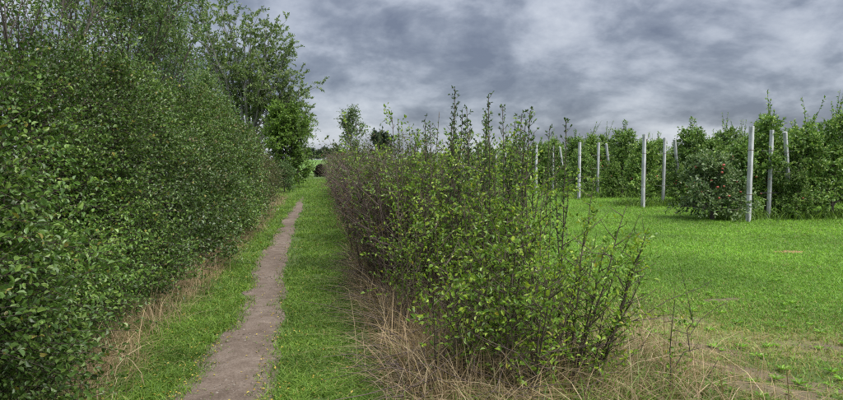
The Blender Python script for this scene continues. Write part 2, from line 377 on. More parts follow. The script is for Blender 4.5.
# ------------------------------------------------------------------ grass
def polar(n, r0, r1, a0, a1, r, p=1.0):
    """points round the camera, thinning with distance"""
    rad = r0 * (r1 / r0) ** (r.random(n) ** p); a = YAW + R(a0) + R(a1 - a0) * r.random(n)
    return rad * np.sin(a), rad * np.cos(a), rad
def blades(g, x, y, z, h, wd, lean, r, mat=0, seg=2, dirn=None):
    n = len(x); B = np.stack([x, y, z], -1)
    a = r.random(n) * 2 * math.pi if dirn is None else dirn
    ld = np.stack([np.cos(a), np.sin(a), 0 * a], -1)
    sa = r.random(n) * 2 * math.pi; S = np.stack([np.cos(sa), np.sin(sa), 0 * sa], -1)
    h = np.broadcast_to(h, n)[:, None]; wd = np.broadcast_to(wd, n)[:, None]; lean = np.broadcast_to(lean, n)[:, None]
    Z = np.array([0, 0, 1.0])
    def at(t): return B + Z * h * (t - .45 * lean * t * t) + ld * h * lean * t * t
    rows = []
    for k in range(seg):
        t = k / seg; ww = wd * (1 - .55 * t) * .5
        rows += [at(t) - S * ww, at(t) + S * ww]
    rows.append(at(1.0))
    V = np.stack(rows, 1); m = 2 * seg + 1; i = np.arange(n)[:, None] * m
    fs = [i + [2 * k, 2 * k + 1, 2 * k + 3, 2 * k + 2] for k in range(seg - 1)]
    fc = ([np.concatenate(fs)] if fs else []) + [i + [2 * seg - 2, 2 * seg - 1, 2 * seg]]
    g.add(V, fc, mat)

r = np.random.default_rng(11)
# verges beside the path
x, y, rad = polar(900000, 2.6, 60, -46, 8, r)
d = off_path(x, y); nz = vnoise(x * 2.3, y * 2.3) + .6 * vnoise(x * 7, y * 7)
edge_r = .62 + .1 * vnoise(y * 1.1, y * 0 + 5)
worn = (x > path_c(y)) & (d < .22 + .25 * vnoise(y * .9, y * 0 + 1))
keep = (r.random(len(x)) < np.clip((d + .085 + .14 * nz) / .24, 0.01, 1) ** 1.3) & (x > -1.75) & (x < edge_r) & (y < 60) & ~(worn & (r.random(len(x)) < .62 + nz * .5))
keep |= (y > 25) & (y < 60) & (x > -3) & (x < 1.0)
keep &= ~((np.abs(x) < 3) & (nz < -.42) & (y < 24))
keep &= r.random(len(x)) < np.where(rad < 30, .8, .5)
x, y, rad, nz = x[keep], y[keep], rad[keep], nz[keep]
g = Geo()
blades(g, x, y, rise(x, y), (.035 + .05 * r.random(len(x)) + .035 * np.clip(nz, 0, 1)) * (1 + rad / 40) * np.where(off_path(x, y) < .05, .8, 1), .0045 * (1 + rad / 7), .5 + r.random(len(x)) * .9, r, 0, 2)
tag(g.build('grass', MAT['grass'], smooth=False), 'short green grass on the verges either side of the earth path', 'grass', kind='stuff')
NV = len(x)
# the orchard headland, mown, and the alleys between the rows
x, y, rad = polar(900000, 3.2, 75, -12, 40, r, .95)
nz = vnoise(x * .9, y * .9) + .5 * vnoise(x * 3.1, y * 3.1); b = bare(x, y)
inner = x > np.interp(y, [0, 4, 9, 40], [1.9, 2.0, 2.1, 2.2]) + .3 * nz
thin = np.clip((9.5 - rad) / 4.0, 0, 1) * np.clip(1.4 - (x - 1.8) * .22, .3, 1)
keep = inner & (r.random(len(x)) < np.clip((b - .15) * .9, .12, 1)) & (r.random(len(x)) < 1 - .75 * thin * (.85 + .8 * nz)) & (r.random(len(x)) < .8)
x, y, rad, nz, thin = x[keep], y[keep], rad[keep], nz[keep], thin[keep]
yel = r.random(len(x)) < np.clip(thin * .9 + nz * .25, .02, .75)
g = Geo()
hh = (.022 + .034 * r.random(len(x)) + .035 * np.clip(nz, 0, 1)) * (1 + rad / 30)
for mi, sel in ((0, ~yel), (1, yel)):
    blades(g, x[sel], y[sel], 0 * x[sel], hh[sel], (.004 * (1 + rad / 7.5))[sel], .5 + r.random(sel.sum()), r, mi, 2)
tag(g.build('grass', [MAT['meadow'], MAT['yellow_grass']], smooth=False), 'bright green mown grass of the orchard headland', 'grass', kind='stuff')
print('GRASS', NV, len(x))

# ------------------------------------------------------------------ the tall left hedge
def hedge_h(y): return np.interp(y, [0, 4.5, 7.5, 14, 20, 26, 27], [2.0, 2.1, 2.55, 2.9, 2.6, 1.75, 1.5]) + .5 * vnoise(y * .9, y * 0 + 2) + .2 * vnoise(y * 3, y * 0 + 7)
def hedge_x(y, z): return -1.62 - .2 * z ** 1.3 + .75 * vnoise(y * .85, z * .8) + .42 * vnoise(y * 2.1 + 9, z * 1.9) + .12 * np.clip(z - .1, -.4, .2)
r = np.random.default_rng(21)
root = thing('hedge', 'tall dense dark green hedge along the left side of the path', 'hedge', (-2.3, 0, 0))
off = np.array([-2.3, 0, 0])
gl, gt, gf = Geo(), Geo(), Geo()
def left_sprays(n, y0, y1, inset, nl, lL, lW, lod, p=1.0, dull=False, lmat=0):
    y = y0 + (y1 - y0) * r.random(n) ** p; z = .12 + (hedge_h(y) - .12) * r.random(n)
    B = np.stack([hedge_x(y, z) - inset[0] - (inset[1] - inset[0]) * r.random(n), y, z], -1) - off
    if inset[0] < .1:
        hol = vnoise(y * 2.4 + 31, z * 2.6 + 5) + .5 * vnoise(y * 6 + 3, z * 6) > -.17; B = B[hol]; y = y[hol]; z = z[hol]; n = len(y)
    topk = z > hedge_h(y) - .35
    out_ = np.stack([np.where(topk, .4, .9), 0 * y, np.where(topk, .9, .3)], -1)
    D = unit(out_ + r.normal(size=(n, 3)) * .6 + [0, -.1, .15]); nlong = r.random(n) < .06
    sprays(gl, gt, B, D, (.22 + .3 * r.random(n)) * np.where(nlong, 1.7, 1), nl, lL, lW, lod, .0025, .95, .7, .15, lmat, 0, r, outn=np.tile([.6, -.2, .3], (n, 1)), jit=.42)
left_sprays(9600, 1.4, 8, (.0, .55), 14, .032, .021, 0, 1.15)
left_sprays(1600, 1.4, 8, (.5, 1.1), 10, .045, .032, 1)
left_sprays(6600, 7.5, 16, (.0, .6), 13, .044, .03, 1)
left_sprays(1200, 7.5, 16, (.5, 1.2), 10, .06, .04, 1)
left_sprays(2300, 15, 21, (.0, .6), 12, .055, .038, 1)
left_sprays(1500, 18, 26.5, (.0, .7), 11, .055, .036, 1, lmat=1)
left_sprays(1300, 10, 26.5, (.0, .5), 9, .05, .034, 1, lmat=1)
# top growth and the back side
n = 1500; y = 1.4 + 25 * r.random(n); z = hedge_h(y); B = np.stack([hedge_x(y, z) - 1.3 * r.random(n), y, z - .25 * r.random(n)], -1) - off
sprays(gl, gt, B, unit(r.normal(size=(n, 3)) * .5 + [0.1, 0, 1]), .3 + .3 * r.random(n), 11, .05, .03, 1, .003, r=r)
n = 1800; y = 1.2 + 25.5 * r.random(n); z = .2 + (hedge_h(y) - .3) * r.random(n); B = np.stack([-3.3 - .5 * r.random(n), y, z], -1) - off
sprays(gl, None, B, unit(r.normal(size=(n, 3)) + [-.6, 0, .4]), .4, 10, .07, .05, 1, r=r)
gl.build('foliage', [MAT['hedge_leaf'], MAT['hedge_dull']], root, False)
gt.build('twigs', MAT['stem'], root)
n = 110; y = 1.3 + 25.2 * np.sort(r.random(n)); B = np.stack([-2.75 - .6 * r.random(n), y, 0 * y], -1) - off
for q in range(n):
    gs = Geo(); P = curve_pts(B[q:q + 1], unit(np.array([[-.02 + .06 * r.normal(), .12 * r.normal(), 1]])), hedge_h(y[q:q + 1]) * .85, 6, wob=.1, r=r)
    tubes(gs, P, np.linspace(.028, .008, 6)[None] * (.6 + .7 * r.random()), 5)
    # side limbs
    k = 7; t = .15 + .7 * r.random(k); idx = (t * 5).astype(int); b = P[0, idx]
    P2 = curve_pts(b, unit(r.normal(size=(k, 3)) * [.7, .9, .3] + [.5, 0, .7]), .5 + .5 * r.random(k), 4, wob=.12, r=r)
    tubes(gs, P2, np.broadcast_to(np.linspace(.01, .003, 4), (k, 4)), 4)
    gs.build('stem', MAT['stem'], root)

# ------------------------------------------------------------------ trees: trunk, branches, crown
def tree_parts(r, H, tr, z0, z1, nl, llen, ang, upc, nsec, nsp, leafn, lL, lW, spl, leafmat, barkmat, root, lean=(0, 0), top=True, lod=1, sag=.1, wobble=.06, spread=.9, secf=.5):
    gt, gb, gl = Geo(), Geo(), Geo()
    k = 9; t = np.linspace(0, 1, k)
    axis = np.stack([lean[0] * H * t ** 1.5, lean[1] * H * t ** 1.5, H * t], -1)
    axis[1:, :2] += np.cumsum(r.normal(size=(k - 1, 2)) * wobble * H / k, 0)
    tubes(gt, axis[None], (tr * (1 - .93 * t ** .8))[None], 8)
    gt.v[-1][:8] *= [1.5, 1.5, 1]; gt.v[-1][:8, 2] -= .05
    B, D, LN = [], [], []
    for q in range(nl):
        f = (q + r.random()) / nl; zz = z0 + (z1 - z0) * f; a = q * 2.4 + r.normal() * .4
        base = np.array([np.interp(zz, axis[:, 2], axis[:, c]) for c in range(3)])
        an = ang(f) + r.normal() * .1; ll = llen(f) * (.8 + .4 * r.random())
        d = np.array([math.cos(a) * math.sin(an), math.sin(a) * math.sin(an), math.cos(an)])
        P = curve_pts(base[None], d[None], ll, 7, np.array([[0, 0, upc]]), .1, r)
        rb = max(.008, tr * .45 * (1 - .6 * f)) * min(1.3, max(.5, ll / (H * .35)))
        tubes(gb, P, np.linspace(rb, rb * .18, 7)[None], 5)
        s_t = secf * .5 + (1 - secf * .5) * r.random(nsec); ii = s_t * 6; i0 = np.minimum(ii.astype(int), 5); fr = (ii - i0)[:, None]
        sb = P[0, i0] * (1 - fr) + P[0, i0 + 1] * fr; tg = unit(P[0, i0 + 1] - P[0, i0])
        sdv = unit(tg * .7 + r.normal(size=(nsec, 3)) * .62 + [0, 0, .25])
        sl = ll * (.18 + .22 * r.random(nsec)) * (1.15 - .5 * s_t)
        P2 = curve_pts(sb, sdv, sl, 4, (0, 0, .1), .12, r); tubes(gb, P2, np.broadcast_to(np.linspace(rb * .3, rb * .08, 4), (nsec, 4)) + .002, 4)
        j = r.integers(0, 4, (nsec, nsp)); bb = P2[np.arange(nsec)[:, None], j].reshape(-1, 3); dd = np.repeat(sdv, nsp, 0)
        B.append(bb); D.append(unit(dd * .6 + r.normal(size=dd.shape) * .6 + [0, 0, .15])); LN.append(np.full(len(bb), spl))
        B.append(np.tile(P[0, -1], (nsp, 1))); D.append(unit(np.tile(unit(P[0, -1] - P[0, -2]), (nsp, 1)) + r.normal(size=(nsp, 3)) * .5)); LN.append(np.full(nsp, spl))
    if top:
        m = 3 * nsp; B.append(axis[np.full(m, k - 1)] - np.array([0, 0, 1]) * (r.random((m, 1)) * H * .12)); D.append(unit(r.normal(size=(m, 3)) * .5 + [0, 0, .7])); LN.append(np.full(m, spl))
    B = np.concatenate(B); D = np.concatenate(D); LN = np.concatenate(LN) * (.7 + .6 * r.random(len(B)))
    sprays(gl, gb, B, D, LN, leafn, lL, lW, lod, .0035 if H > 4 else .002, spread, .7, sag, r=r)
    gt.build('trunk', barkmat, root); gb.build('branches', barkmat, root); gl.build('crown', leafmat, root, False)
    return axis

def tree(seed, name, label, px, Y, top_py, leafmat, barkmat, group=None, cat='tree', base=0, **kw):
    r = np.random.default_rng(seed); H = z_at(px, top_py, Y) - base
    X = x_at(px, Y); rt = thing(name, label, cat, (X, Y, base), 0, group)
    tree_parts(r, H * .93, root=rt, leafmat=leafmat, barkmat=barkmat, **{k: (v(H) if callable(v) and k in ('z0', 'z1', 'llen_', 'tr') else v) for k, v in kw.items()})
    return rt
ov = lambda Rm: (lambda f: Rm * math.sqrt(max(.08, 1 - ((f - .35) / .75) ** 2)))
# slim grey-green trees standing behind the left hedge
BEH = 'trees behind the left hedge'
def willow(seed, label, px, Y, top, Rm, tr=.07, mat='willow_leaf', nl=26, nsec=9, nsp=4, leafn=15, lL=.085, lW=.032, spl=.5, nm='tall_shrub_tree'):
    tree(seed, nm, label, px, Y, top, MAT[mat], MAT['bark'], BEH, tr=tr, z0=lambda H: H * .22, z1=lambda H: H * .93, nl=nl, llen=ov(Rm), ang=lambda f: .85 - .45 * f, upc=.35,
         nsec=nsec, nsp=nsp, leafn=leafn, lL=lL, lW=lW, spl=spl)
willow(1, 'tall bright leafy tree at the left edge of the photo above the near hedge', 8, 6.3, -60, 1.2, .04, 'hedge_leaf', 15, 5, 2, 9, .045, .024, .4)
willow(2, 'sparse dark twiggy tree behind the near hedge with sky showing through', 78, 9.5, -40, 1.2, .045, 'tree_leaf', 16, 5, 2, 8, .055, .024, .45)
willow(3, 'dense grey-green tree behind the hedge reaching the top of the photo', 128, 13, -4, 1.75, .08)
willow(4, 'rounded leafy grey-green tree behind the middle of the left hedge', 165, 17, 18, 1.5, .08, 'willow_leaf', 26, 9, 4, 11, .085, .03)
willow(5, 'lower green tree rising from the hedge below the tall airy tree', 205, 21.5, 88, 1.0, .07, 'willow_leaf', 22, 8, 4, 11, .09, .034)
willow(6, 'leafy tree behind the near hedge below the sparse twiggy one', 42, 8.0, 30, 1.3, .05, 'hedge_leaf', 18, 6, 3, 9, .05, .028, .45)

# the tall airy tree at the hedge's end
r = np.random.default_rng(31)
Yb = 31.0; Hb = z_at(250, -4, Yb); SCL = 1.68; Xb = x_at(248, Yb * SCL)
rt = thing('tall_tree', 'tall airy grey-green tree with spreading bare limbs beyond the end of the left hedge', 'tree', (Xb, Yb * SCL, -.9)); rt.scale = (SCL,) * 3
gtr, gb, gl = Geo(), Geo(), Geo()
ax = np.array([[0, 0, -.05], [.03, 0, .6], [.0, .05, 1.3], [-.05, .1, 2.0], [0, .1, 2.6]]); tubes(gtr, ax[None], np.array([[.34, .24, .21, .2, .17]]), 10)
gtr.build('trunk', MAT['grey_bark'], rt)
B, D, = [], []
limbs = [(-2.9, .4, .99), (-2.0, -.6, .97), (-1.2, .6, 1.0), (-.6, -.5, .94), (.3, .3, .93), (1.1, -.5, .87), (1.9, .5, .80), (2.7, -.2, .66), (-3.3, -.2, .80), (3.0, .6, .45), (.2, 1.6, .84), (.5, -1.6, .80), (2.4, .2, .52), (-2.2, .8, .6), (3.2, -.4, .55), (2.9, .3, .36), (2.4, -.8, .74), (1.5, .9, .88), (-2.6, -.5, .9), (-1.5, 1.0, .75), (1.2, -1.2, .62)]
for (ex, ey, hz) in limbs:
    ex = ex * .84 - .1 if ex > 0 else ex * .95 - .1
    z0 = 1.6 + r.random() * 1.0; e = np.array([ex, ey, hz * Hb - .4]); b = np.array([0, .08, z0])
    t = np.linspace(0, 1, 10)[:, None]; c = np.array([ex * .45, ey * .45, z0 + (e[2] - z0) * .38])
    P = (1 - t) ** 2 * b + 2 * t * (1 - t) * c + t * t * e; P[1:] += np.cumsum(r.normal(size=(9, 3)) * .06, 0)
    tubes(gb, P[None], np.linspace(.10, .012, 10)[None], 6)
    for q in range(17):
        s = .3 + .7 * (q + r.random()) / 17; ii = min(s * 9, 8.99); i0 = int(ii); sb = P[i0] + (P[i0 + 1] - P[i0]) * (ii - i0); tg = unit(P[i0 + 1] - P[i0])
        sdv = unit(tg * .8 + r.normal(size=3) * .55 + [.15, 0, .2]); sl = (.8 + 1.0 * r.random()) * (1.2 - .5 * s)
        P2 = curve_pts(sb[None], sdv[None], sl, 5, (0, 0, .1), .14, r); tubes(gb, P2, np.linspace(.02, .005, 5)[None], 4)
        kk = 5; j = r.integers(1, 5, kk); B.append(P2[0, j]); D.append(unit(sdv * .6 + r.normal(size=(kk, 3)) * .65 + [.1, 0, .1]))
B = np.concatenate(B); D = np.concatenate(D)
sprays(gl, gb, B, D, .28 + .45 * r.random(len(B)), 24, .115, .052, 1, .006, 1.0, .6, .15, r=r)
gb.build('branches', MAT['grey_bark'], rt); gl.build('crown', MAT['tree_leaf'], rt, False)

# the rounded dark tree on the left of the far path, and an airy one behind it
tree(41, 'round_tree', 'rounded dark green tree on the left where the path meets the far field', 287, 40, 117, MAT['dark_tree_leaf'], MAT['bark'], tr=.12, z0=.15, z1=lambda H: H * .93, nl=44,
     llen=ov(1.6), ang=lambda f: 1.35 - .75 * f, upc=.2, nsec=10, nsp=4, leafn=12, lL=.12, lW=.085, spl=.5)
tree(42, 'airy_tree', 'small airy tree with drooping twigs behind the rounded dark tree', 297, 47, 119, MAT['tree_leaf'], MAT['bark'], tr=.1, z0=lambda H: H * .3, z1=lambda H: H * .9, nl=16,
     llen=ov(1.75), ang=lambda f: 1.25 - .5 * f, upc=.1, nsec=6, nsp=3, leafn=10, lL=.12, lW=.06, spl=.55, sag=.35)
tree(43, 'bush', 'low bright leafy bush at the foot of the rounded dark tree', 284, 33, 168, MAT['willow_leaf'], MAT['stem'], cat='bush', tr=.03, z0=.1, z1=lambda H: H * .9, nl=16, llen=ov(.55), ang=lambda f: 1.1 - .5 * f,
     upc=.2, nsec=6, nsp=3, leafn=9, lL=.08, lW=.05, spl=.3)
# right hand side
tree(44, 'small_tree', 'small airy tree growing out of the far right-hand hedge', 349, 27, 112, MAT['tree_leaf'], MAT['bark'], tr=.06, z0=lambda H: H * .35, z1=lambda H: H * .92, nl=20, llen=ov(.72), ang=lambda f: .85 - .3 * f,
     upc=.25, nsec=7, nsp=3, leafn=9, lL=.075, lW=.042, spl=.35)
FARG = 'far trees on the skyline'
tree(45, 'far_tree', 'pale rounded far tree on the skyline over the right-hand hedge', 382, 130, 140, MAT['far_leaf'], MAT['bark'], base=1.0, tr=.25, z0=.8, z1=lambda H: H * .93, nl=26, llen=ov(2.7), ang=lambda f: 1.2 - .7 * f, upc=.2,
     nsec=8, nsp=3, leafn=10, lL=.36, lW=.26, spl=.8)
for q, (px, top, Rm) in enumerate([(296, 153, 3.0), (304, 151.5, 2.6), (311, 152.5, 3.0), (318, 154, 2.2), (324, 151, 2.6), (331, 153, 3.0), (340, 154, 2.5)]):
    tree(50 + q, 'far_tree', 'small hazy tree in the tree line behind the far field', px, 310, top, MAT['far_leaf'], MAT['bark'], FARG, base=3.0, tr=.25, z0=.5, z1=lambda H: H * .93, nl=16, llen=ov(Rm), ang=lambda f: 1.2 - .7 * f, upc=.2,
         nsec=5, nsp=3, leafn=8, lL=.6, lW=.5, spl=.9)
tree(60, 'bush', 'low dark brown rounded bush on the grass where the path reaches the far field', 320, 70, 168, MAT['brown_leaf'], MAT['stem'], cat='bush', tr=.05, z0=.05, z1=lambda H: H * .85, nl=30, llen=ov(.62), ang=lambda f: 1.4 - .9 * f, upc=.1,
     nsec=8, nsp=4, leafn=10, lL=.09, lW=.07, spl=.25)

# ------------------------------------------------------------------ the right-hand hedge: twiggy, brown and half bare, beyond the leafy saplings
r = np.random.default_rng(61)
root = thing('hedge', 'bare purple-brown twiggy hedge along the right side of the path', 'hedge', (1.2, 0, 0)); off = np.array([1.2, 0, 0])
gl, gt = Geo(), Geo()
def rh(y): return np.interp(y, [6, 10, 30, 36], [1.55, 1.62, 1.78, 1.6]) + .18 * vnoise(y * 1.3, y * 0 + 4)
def rx0(y): return np.interp(y, [5, 9, 20, 36], [.62, .58, .62, .72]) + .18 * vnoise(y * .8, y * 0 + 14)
n = 620; y = 6.3 + 29.5 * r.random(n) ** 1.25; xo = rx0(y) + .12 + 1.25 * r.random(n) ** 1.3
B = np.stack([xo, y, 0 * y], -1) - off
P = curve_pts(B, unit(np.stack([-.1 + .14 * r.normal(size=n), .14 * r.normal(size=n), np.ones(n)], -1)), rh(y) * (.85 + .22 * r.random(n)), 6, wob=.09, r=r)
for q in range(0, n):
    if q < 60:
        gs = Geo(); tubes(gs, P[q:q + 1], np.linspace(.012, .003, 6)[None], 4); gs.build('stem', MAT['purple_twig'], root)
tubes(gt, P[60:], np.broadcast_to(np.linspace(.011, .003, 6), (n - 60, 6)), 4)
k = 20
t = .12 + .88 * r.random((n, k)); ii = np.minimum(t * 5, 4.99); i0 = ii.astype(int); fr = (ii - i0)[..., None]
ar = np.arange(n)[:, None]
b = (P[ar, i0] * (1 - fr) + P[ar, i0 + 1] * fr).reshape(-1, 3)
far = np.repeat(y, k) > 16
d = unit(r.normal(size=(n * k, 3)) * [.8, .8, .35] + [-.15, 0, .75])
ln = .16 + .3 * r.random(n * k)
P2 = curve_pts(b, d, ln, 3, (0, 0, .1), .12, r); tubes(gt, P2, np.broadcast_to(np.array([.0042, .003, .0012]), (n * k, 3)) * np.where(far, 1.5, 1.0)[:, None], 3)
m = 2
b3 = P2[:, [1, 2]].reshape(-1, 3); d3 = unit(np.repeat(d, m, 0) * .6 + r.normal(size=(n * k * m, 3)) * .6); yb = np.repeat(np.repeat(y, k), m)
zz = b3[:, 2]; rel = zz / np.repeat(np.repeat(rh(y), k), m)
green = r.random(len(b3)) < np.clip((rel - .62) * 2.0, 0, .75) + .08
lv = r.random(len(b3)) < .62
for sel, mi, nlv, lL in ((green, 1, 5, .034), (~green & lv, 0, 4, .028)):
    sprays(gl, gt, b3[sel], d3[sel], .10 + .12 * r.random(sel.sum()), nlv, lL, lL * .6, 1, .0018, 1.0, .6, .05, mi, 0, r)
gl.build('foliage', [MAT['purple_leaf'], MAT['topgreen_leaf']], root, False)
gt.build('twigs', MAT['purple_twig'], root)

# ------------------------------------------------------------------ young saplings and whips at the near end of the right-hand hedge
def sapling(seed, name, label, X, Y, H, nst=6, nbr=12, leafn=8, lL=.04, lW=.026, rad=.28, leafmat='sapling_leaf', group=None, cat='sapling', z0=.25, sparse=1.0, lean=(0, 0), ltop=1.0):
    r = np.random.default_rng(seed); rt = thing(name, label, cat, (X, Y, 0), 0, group)
    gl = Geo(); gtw = Geo()
    for q in range(nst):
        a = r.random() * 6.28; b0 = np.array([[math.cos(a) * .07, math.sin(a) * .07, -.02]]) * [r.random() * 2, r.random() * 2, 1]
        h = H * (1.0 if q == 0 else .55 + .4 * r.random())
        dv = unit(np.array([[math.cos(a) * rad * .6 + lean[0], math.sin(a) * rad * .6 + lean[1], 1]]))
        P = curve_pts(b0, dv, h, 8, wob=.06, r=r); gs = Geo(); tubes(gs, P, np.linspace(.010, .0022, 8)[None] * (.7 + .5 * r.random()), 5)
        t = z0 / max(h, .3) + (1 - z0 / max(h, .3)) * (np.arange(nbr) + r.random(nbr)) / nbr; t = np.clip(t, 0, .999)
        ii = t * 7; i0 = ii.astype(int); fr = (ii - i0)[:, None]; b = P[0, i0] * (1 - fr) + P[0, i0 + 1] * fr
        d = unit(r.normal(size=(nbr, 3)) * [1, 1, .35] + [0, 0, .75]); ln = (.12 + .30 * r.random(nbr)) * (1.15 - .75 * t) * (rad / .28) ** .5
        P2 = curve_pts(b, d, ln, 4, (0, 0, .15), .1, r); tubes(gs, P2, np.broadcast_to(np.linspace(.004, .0014, 4), (nbr, 4)), 4)
        gs.build('stem', MAT['sap_stem'], rt)
        kp = r.random(nbr) < sparse
        if kp.any():
            bb = np.concatenate([P2[kp, 1], P2[kp, 2], P2[kp, 0]]); dd = np.concatenate([d[kp]] * 3)
            sprays(gl, gtw, bb, unit(dd + r.normal(size=dd.shape) * .55), .10 + .12 * r.random(len(bb)), leafn, lL, lW, 0, .0013, .9, .8, .05, r=r, t0=.2)
        m = int(26 * h * sparse * ltop)       # leaves straight on the stem
        t = np.clip(.25 + .75 * r.random(m), 0, .999); ii = t * 7; i0 = ii.astype(int); fr = (ii - i0)[:, None]; b = P[0, i0] * (1 - fr) + P[0, i0 + 1] * fr
        leaves(gl, b, unit(r.normal(size=(m, 3)) * [1, 1, .4] + [0, 0, .5]), r.normal(size=(m, 3)) * .5 + [0, 0, .8], lL * (.7 + .5 * r.random(m)), lW * (.7 + .5 * r.random(m)), 0, r=r)
    gl.build('foliage', MAT[leafmat], rt, False)
    if gtw.n: gtw.build('twigs', MAT['sap_stem'], rt)
    return rt
def whip(seed, label, X, Y, H, stems, group):
    r = np.random.default_rng(seed); rt = thing('whip', label, 'whip', (X, Y, 0), 0, group); gl = Geo()
    for q in range(stems):
        h = H * (1 if q == 0 else .78 + .14 * r.random()); gs = Geo()
        P = curve_pts(np.array([[.05 * q, .03 * q, -.02]]), unit(np.array([[.05 * r.normal(), .05 * r.normal(), 1]])), h, 10, wob=.025, r=r)
        tubes(gs, P, np.linspace(.009, .0028, 10)[None], 5)
        m = int(h * 26); t = np.clip(.38 + .62 * (np.arange(m) + r.random(m)) / m, 0, .999); ii = t * 9; i0 = ii.astype(int); b = P[0, i0] * (1 - (ii - i0)[:, None]) + P[0, i0 + 1] * (ii - i0)[:, None]
        a = np.arange(m) * 2.4 + r.normal(size=m) * .4; d = unit(np.stack([np.cos(a), np.sin(a), .75 + .3 * r.normal(size=m)], -1)); ln = (.03 + .10 * r.random(m) * (1.25 - t))
        P2 = curve_pts(b, d, ln, 3, (0, 0, .2), .05, r); tubes(gs, P2, np.broadcast_to(np.array([.0028, .002, .0012]), (m, 3)), 3)
        gs.build('stem', MAT['sap_stem'], rt)
        e = np.repeat(P2[:, 2], 4, 0) - np.repeat(d, 4, 0) * (r.random((4 * m, 1)) * .03); dd = np.repeat(d, 4, 0)
        leaves(gl, e, unit(dd * .7 + r.normal(size=dd.shape) * .6 + [0, 0, .35]), r.normal(size=dd.shape) * .6 + [0, 0, .8], .027 * (.7 + .6 * r.random(len(e))), .0135, 0, r=r)
    gl.build('foliage', MAT['whip_leaf'], rt, False)
    return rt
SG = 'leafy saplings of the right-hand hedge'
LB = 'leafy green sapling in the thicket at the near end of the right-hand hedge'
r = np.random.default_rng(71)
spots = []
for row, (xa, y0, y1, nn) in enumerate([(.72, 4.4, 9.5, 7), (1.0, 4.6, 9.5, 8), (1.45, 4.0, 9.5, 10), (1.9, 4.3, 10.5, 10), (2.3, 5.6, 11, 7)]):
    for q in range(nn):
        spots.append((xa + .16 * r.normal(), y0 + (y1 - y0) * (q + .5 + .3 * r.normal()) / nn))
for q, (X, Y) in enumerate(spots):
    side = 'on the verge side of the thicket' if X < 1.25 else ('in the middle of the thicket' if X < 1.7 else 'on the orchard side of the thicket')
    where = 'near its front' if Y < 6 else ('half-way back' if Y < 8 else 'against the brown hedge')
    sapling(700 + q, 'sapling', f'leafy green sapling {side}, {where}', X, Y, 1.72 + .45 * r.random() - (.3 if Y < 5 else 0), 5, 14, 6, .030, .0185, .27, group=f'saplings {side}, {where}', sparse=.4 if X < .85 else (.55 if X < 1.25 else .72), z0=.35)
# whips standing above the hedge
WG = 'tall whips above the right-hand hedge'
whips = [(447, 86, 5.6, 'tallest whip above the right-hand hedge, dotted with small leaves to its tip'), (432, 118, 6.2, 'thin leafy whip just left of the tallest one'), (421, 128, 6.8, 'short thin whip second to the left of the tallest one'),
         (470, 106, 5.4, 'leafy whip just right of the tallest one'), (478, 112, 6.0, None), (494, 96, 5.0, 'tall forked whip with many leaves near the middle of the photo'), (503, 110, 5.2, None), (514, 108, 4.8, 'leafy whip right of the tall forked one'),
         (404, 136, 7.6, None), (460, 118, 6.4, None), (533, 132, 5.2, None), (562, 117, 5.0, 'thin dark whip standing alone before the orchard posts'), (440, 122, 7.0, None), (486, 122, 7.0, None), (452, 104, 5.9, None), (508, 98, 5.5, None), (522, 124, 5.6, None), (466, 126, 5.2, None), (412, 134, 6.5, None), (545, 128, 6.2, None), (388, 146, 8.5, None), (427, 136, 5.8, None)]
for q, (px, top, Y, lb) in enumerate(whips):
    whip(800 + q, lb or 'thin leafy whip among the taller ones of the right-hand hedge', x_at(px, Y), Y, z_at(px, top, Y), 3 if q in (0, 5, 7) else 1 + q % 2, WG)
# thorny, thinly leaved shrub at the right end of the hedge
for q, (px, py, H, lb, ln, n_) in enumerate([(566, 396, 1.25, 'dark stemmed thorny shrub with thin leaves at the right end of the hedge', (.1, 0), 7), (588, 385, 1.1, 'dark leaning shrub with a long thorny branch reaching over the grass', (.28, 0), 5),
                                         (540, 392, 1.3, 'leafy shrub with bright tips in front of the hedge end', (0, 0), 6), (480, 402, 1.15, 'bright green shrub at the front of the hedge above dry grass', (0, 0), 6), (520, 405, 1.05, 'small leafy shrub at the bottom middle of the thicket', (0, 0), 5),
                                         (445, 400, .9, 'low leafy shrub by the dry grass beside the verge', (-.05, 0), 4), (505, 360, 1.45, 'yellow-tipped leafy shrub in the middle of the thicket', (0, 0), 6)]):
    p = ground(px, py); sapling(900 + q, 'shrub', lb, p[0], p[1], H * 1.12, n_, 14, 5, .034, .02, .34, cat='shrub', sparse=.5 if q < 2 else .6, lean=ln, z0=.22)

def bare_branch(g, pts, r0, r1, nside=0, r=rng, sl=.18):
    P = np.array(pts, float)[None]; tubes(g, P, np.linspace(r0, r1, P.shape[1])[None], 5)
    for q in range(nside):
        s = .2 + .75 * r.random(); ii = s * (P.shape[1] - 1); i0 = int(ii); b = P[0, i0] + (P[0, i0 + 1] - P[0, i0]) * (ii - i0)
        P2 = curve_pts(b[None], unit(r.normal(size=(1, 3)) + [[0, 0, .5]]), sl * (.5 + r.random()), 4, wob=.1, r=r); tubes(g, P2, np.linspace(r1 * .9, r1 * .4, 4)[None], 4)
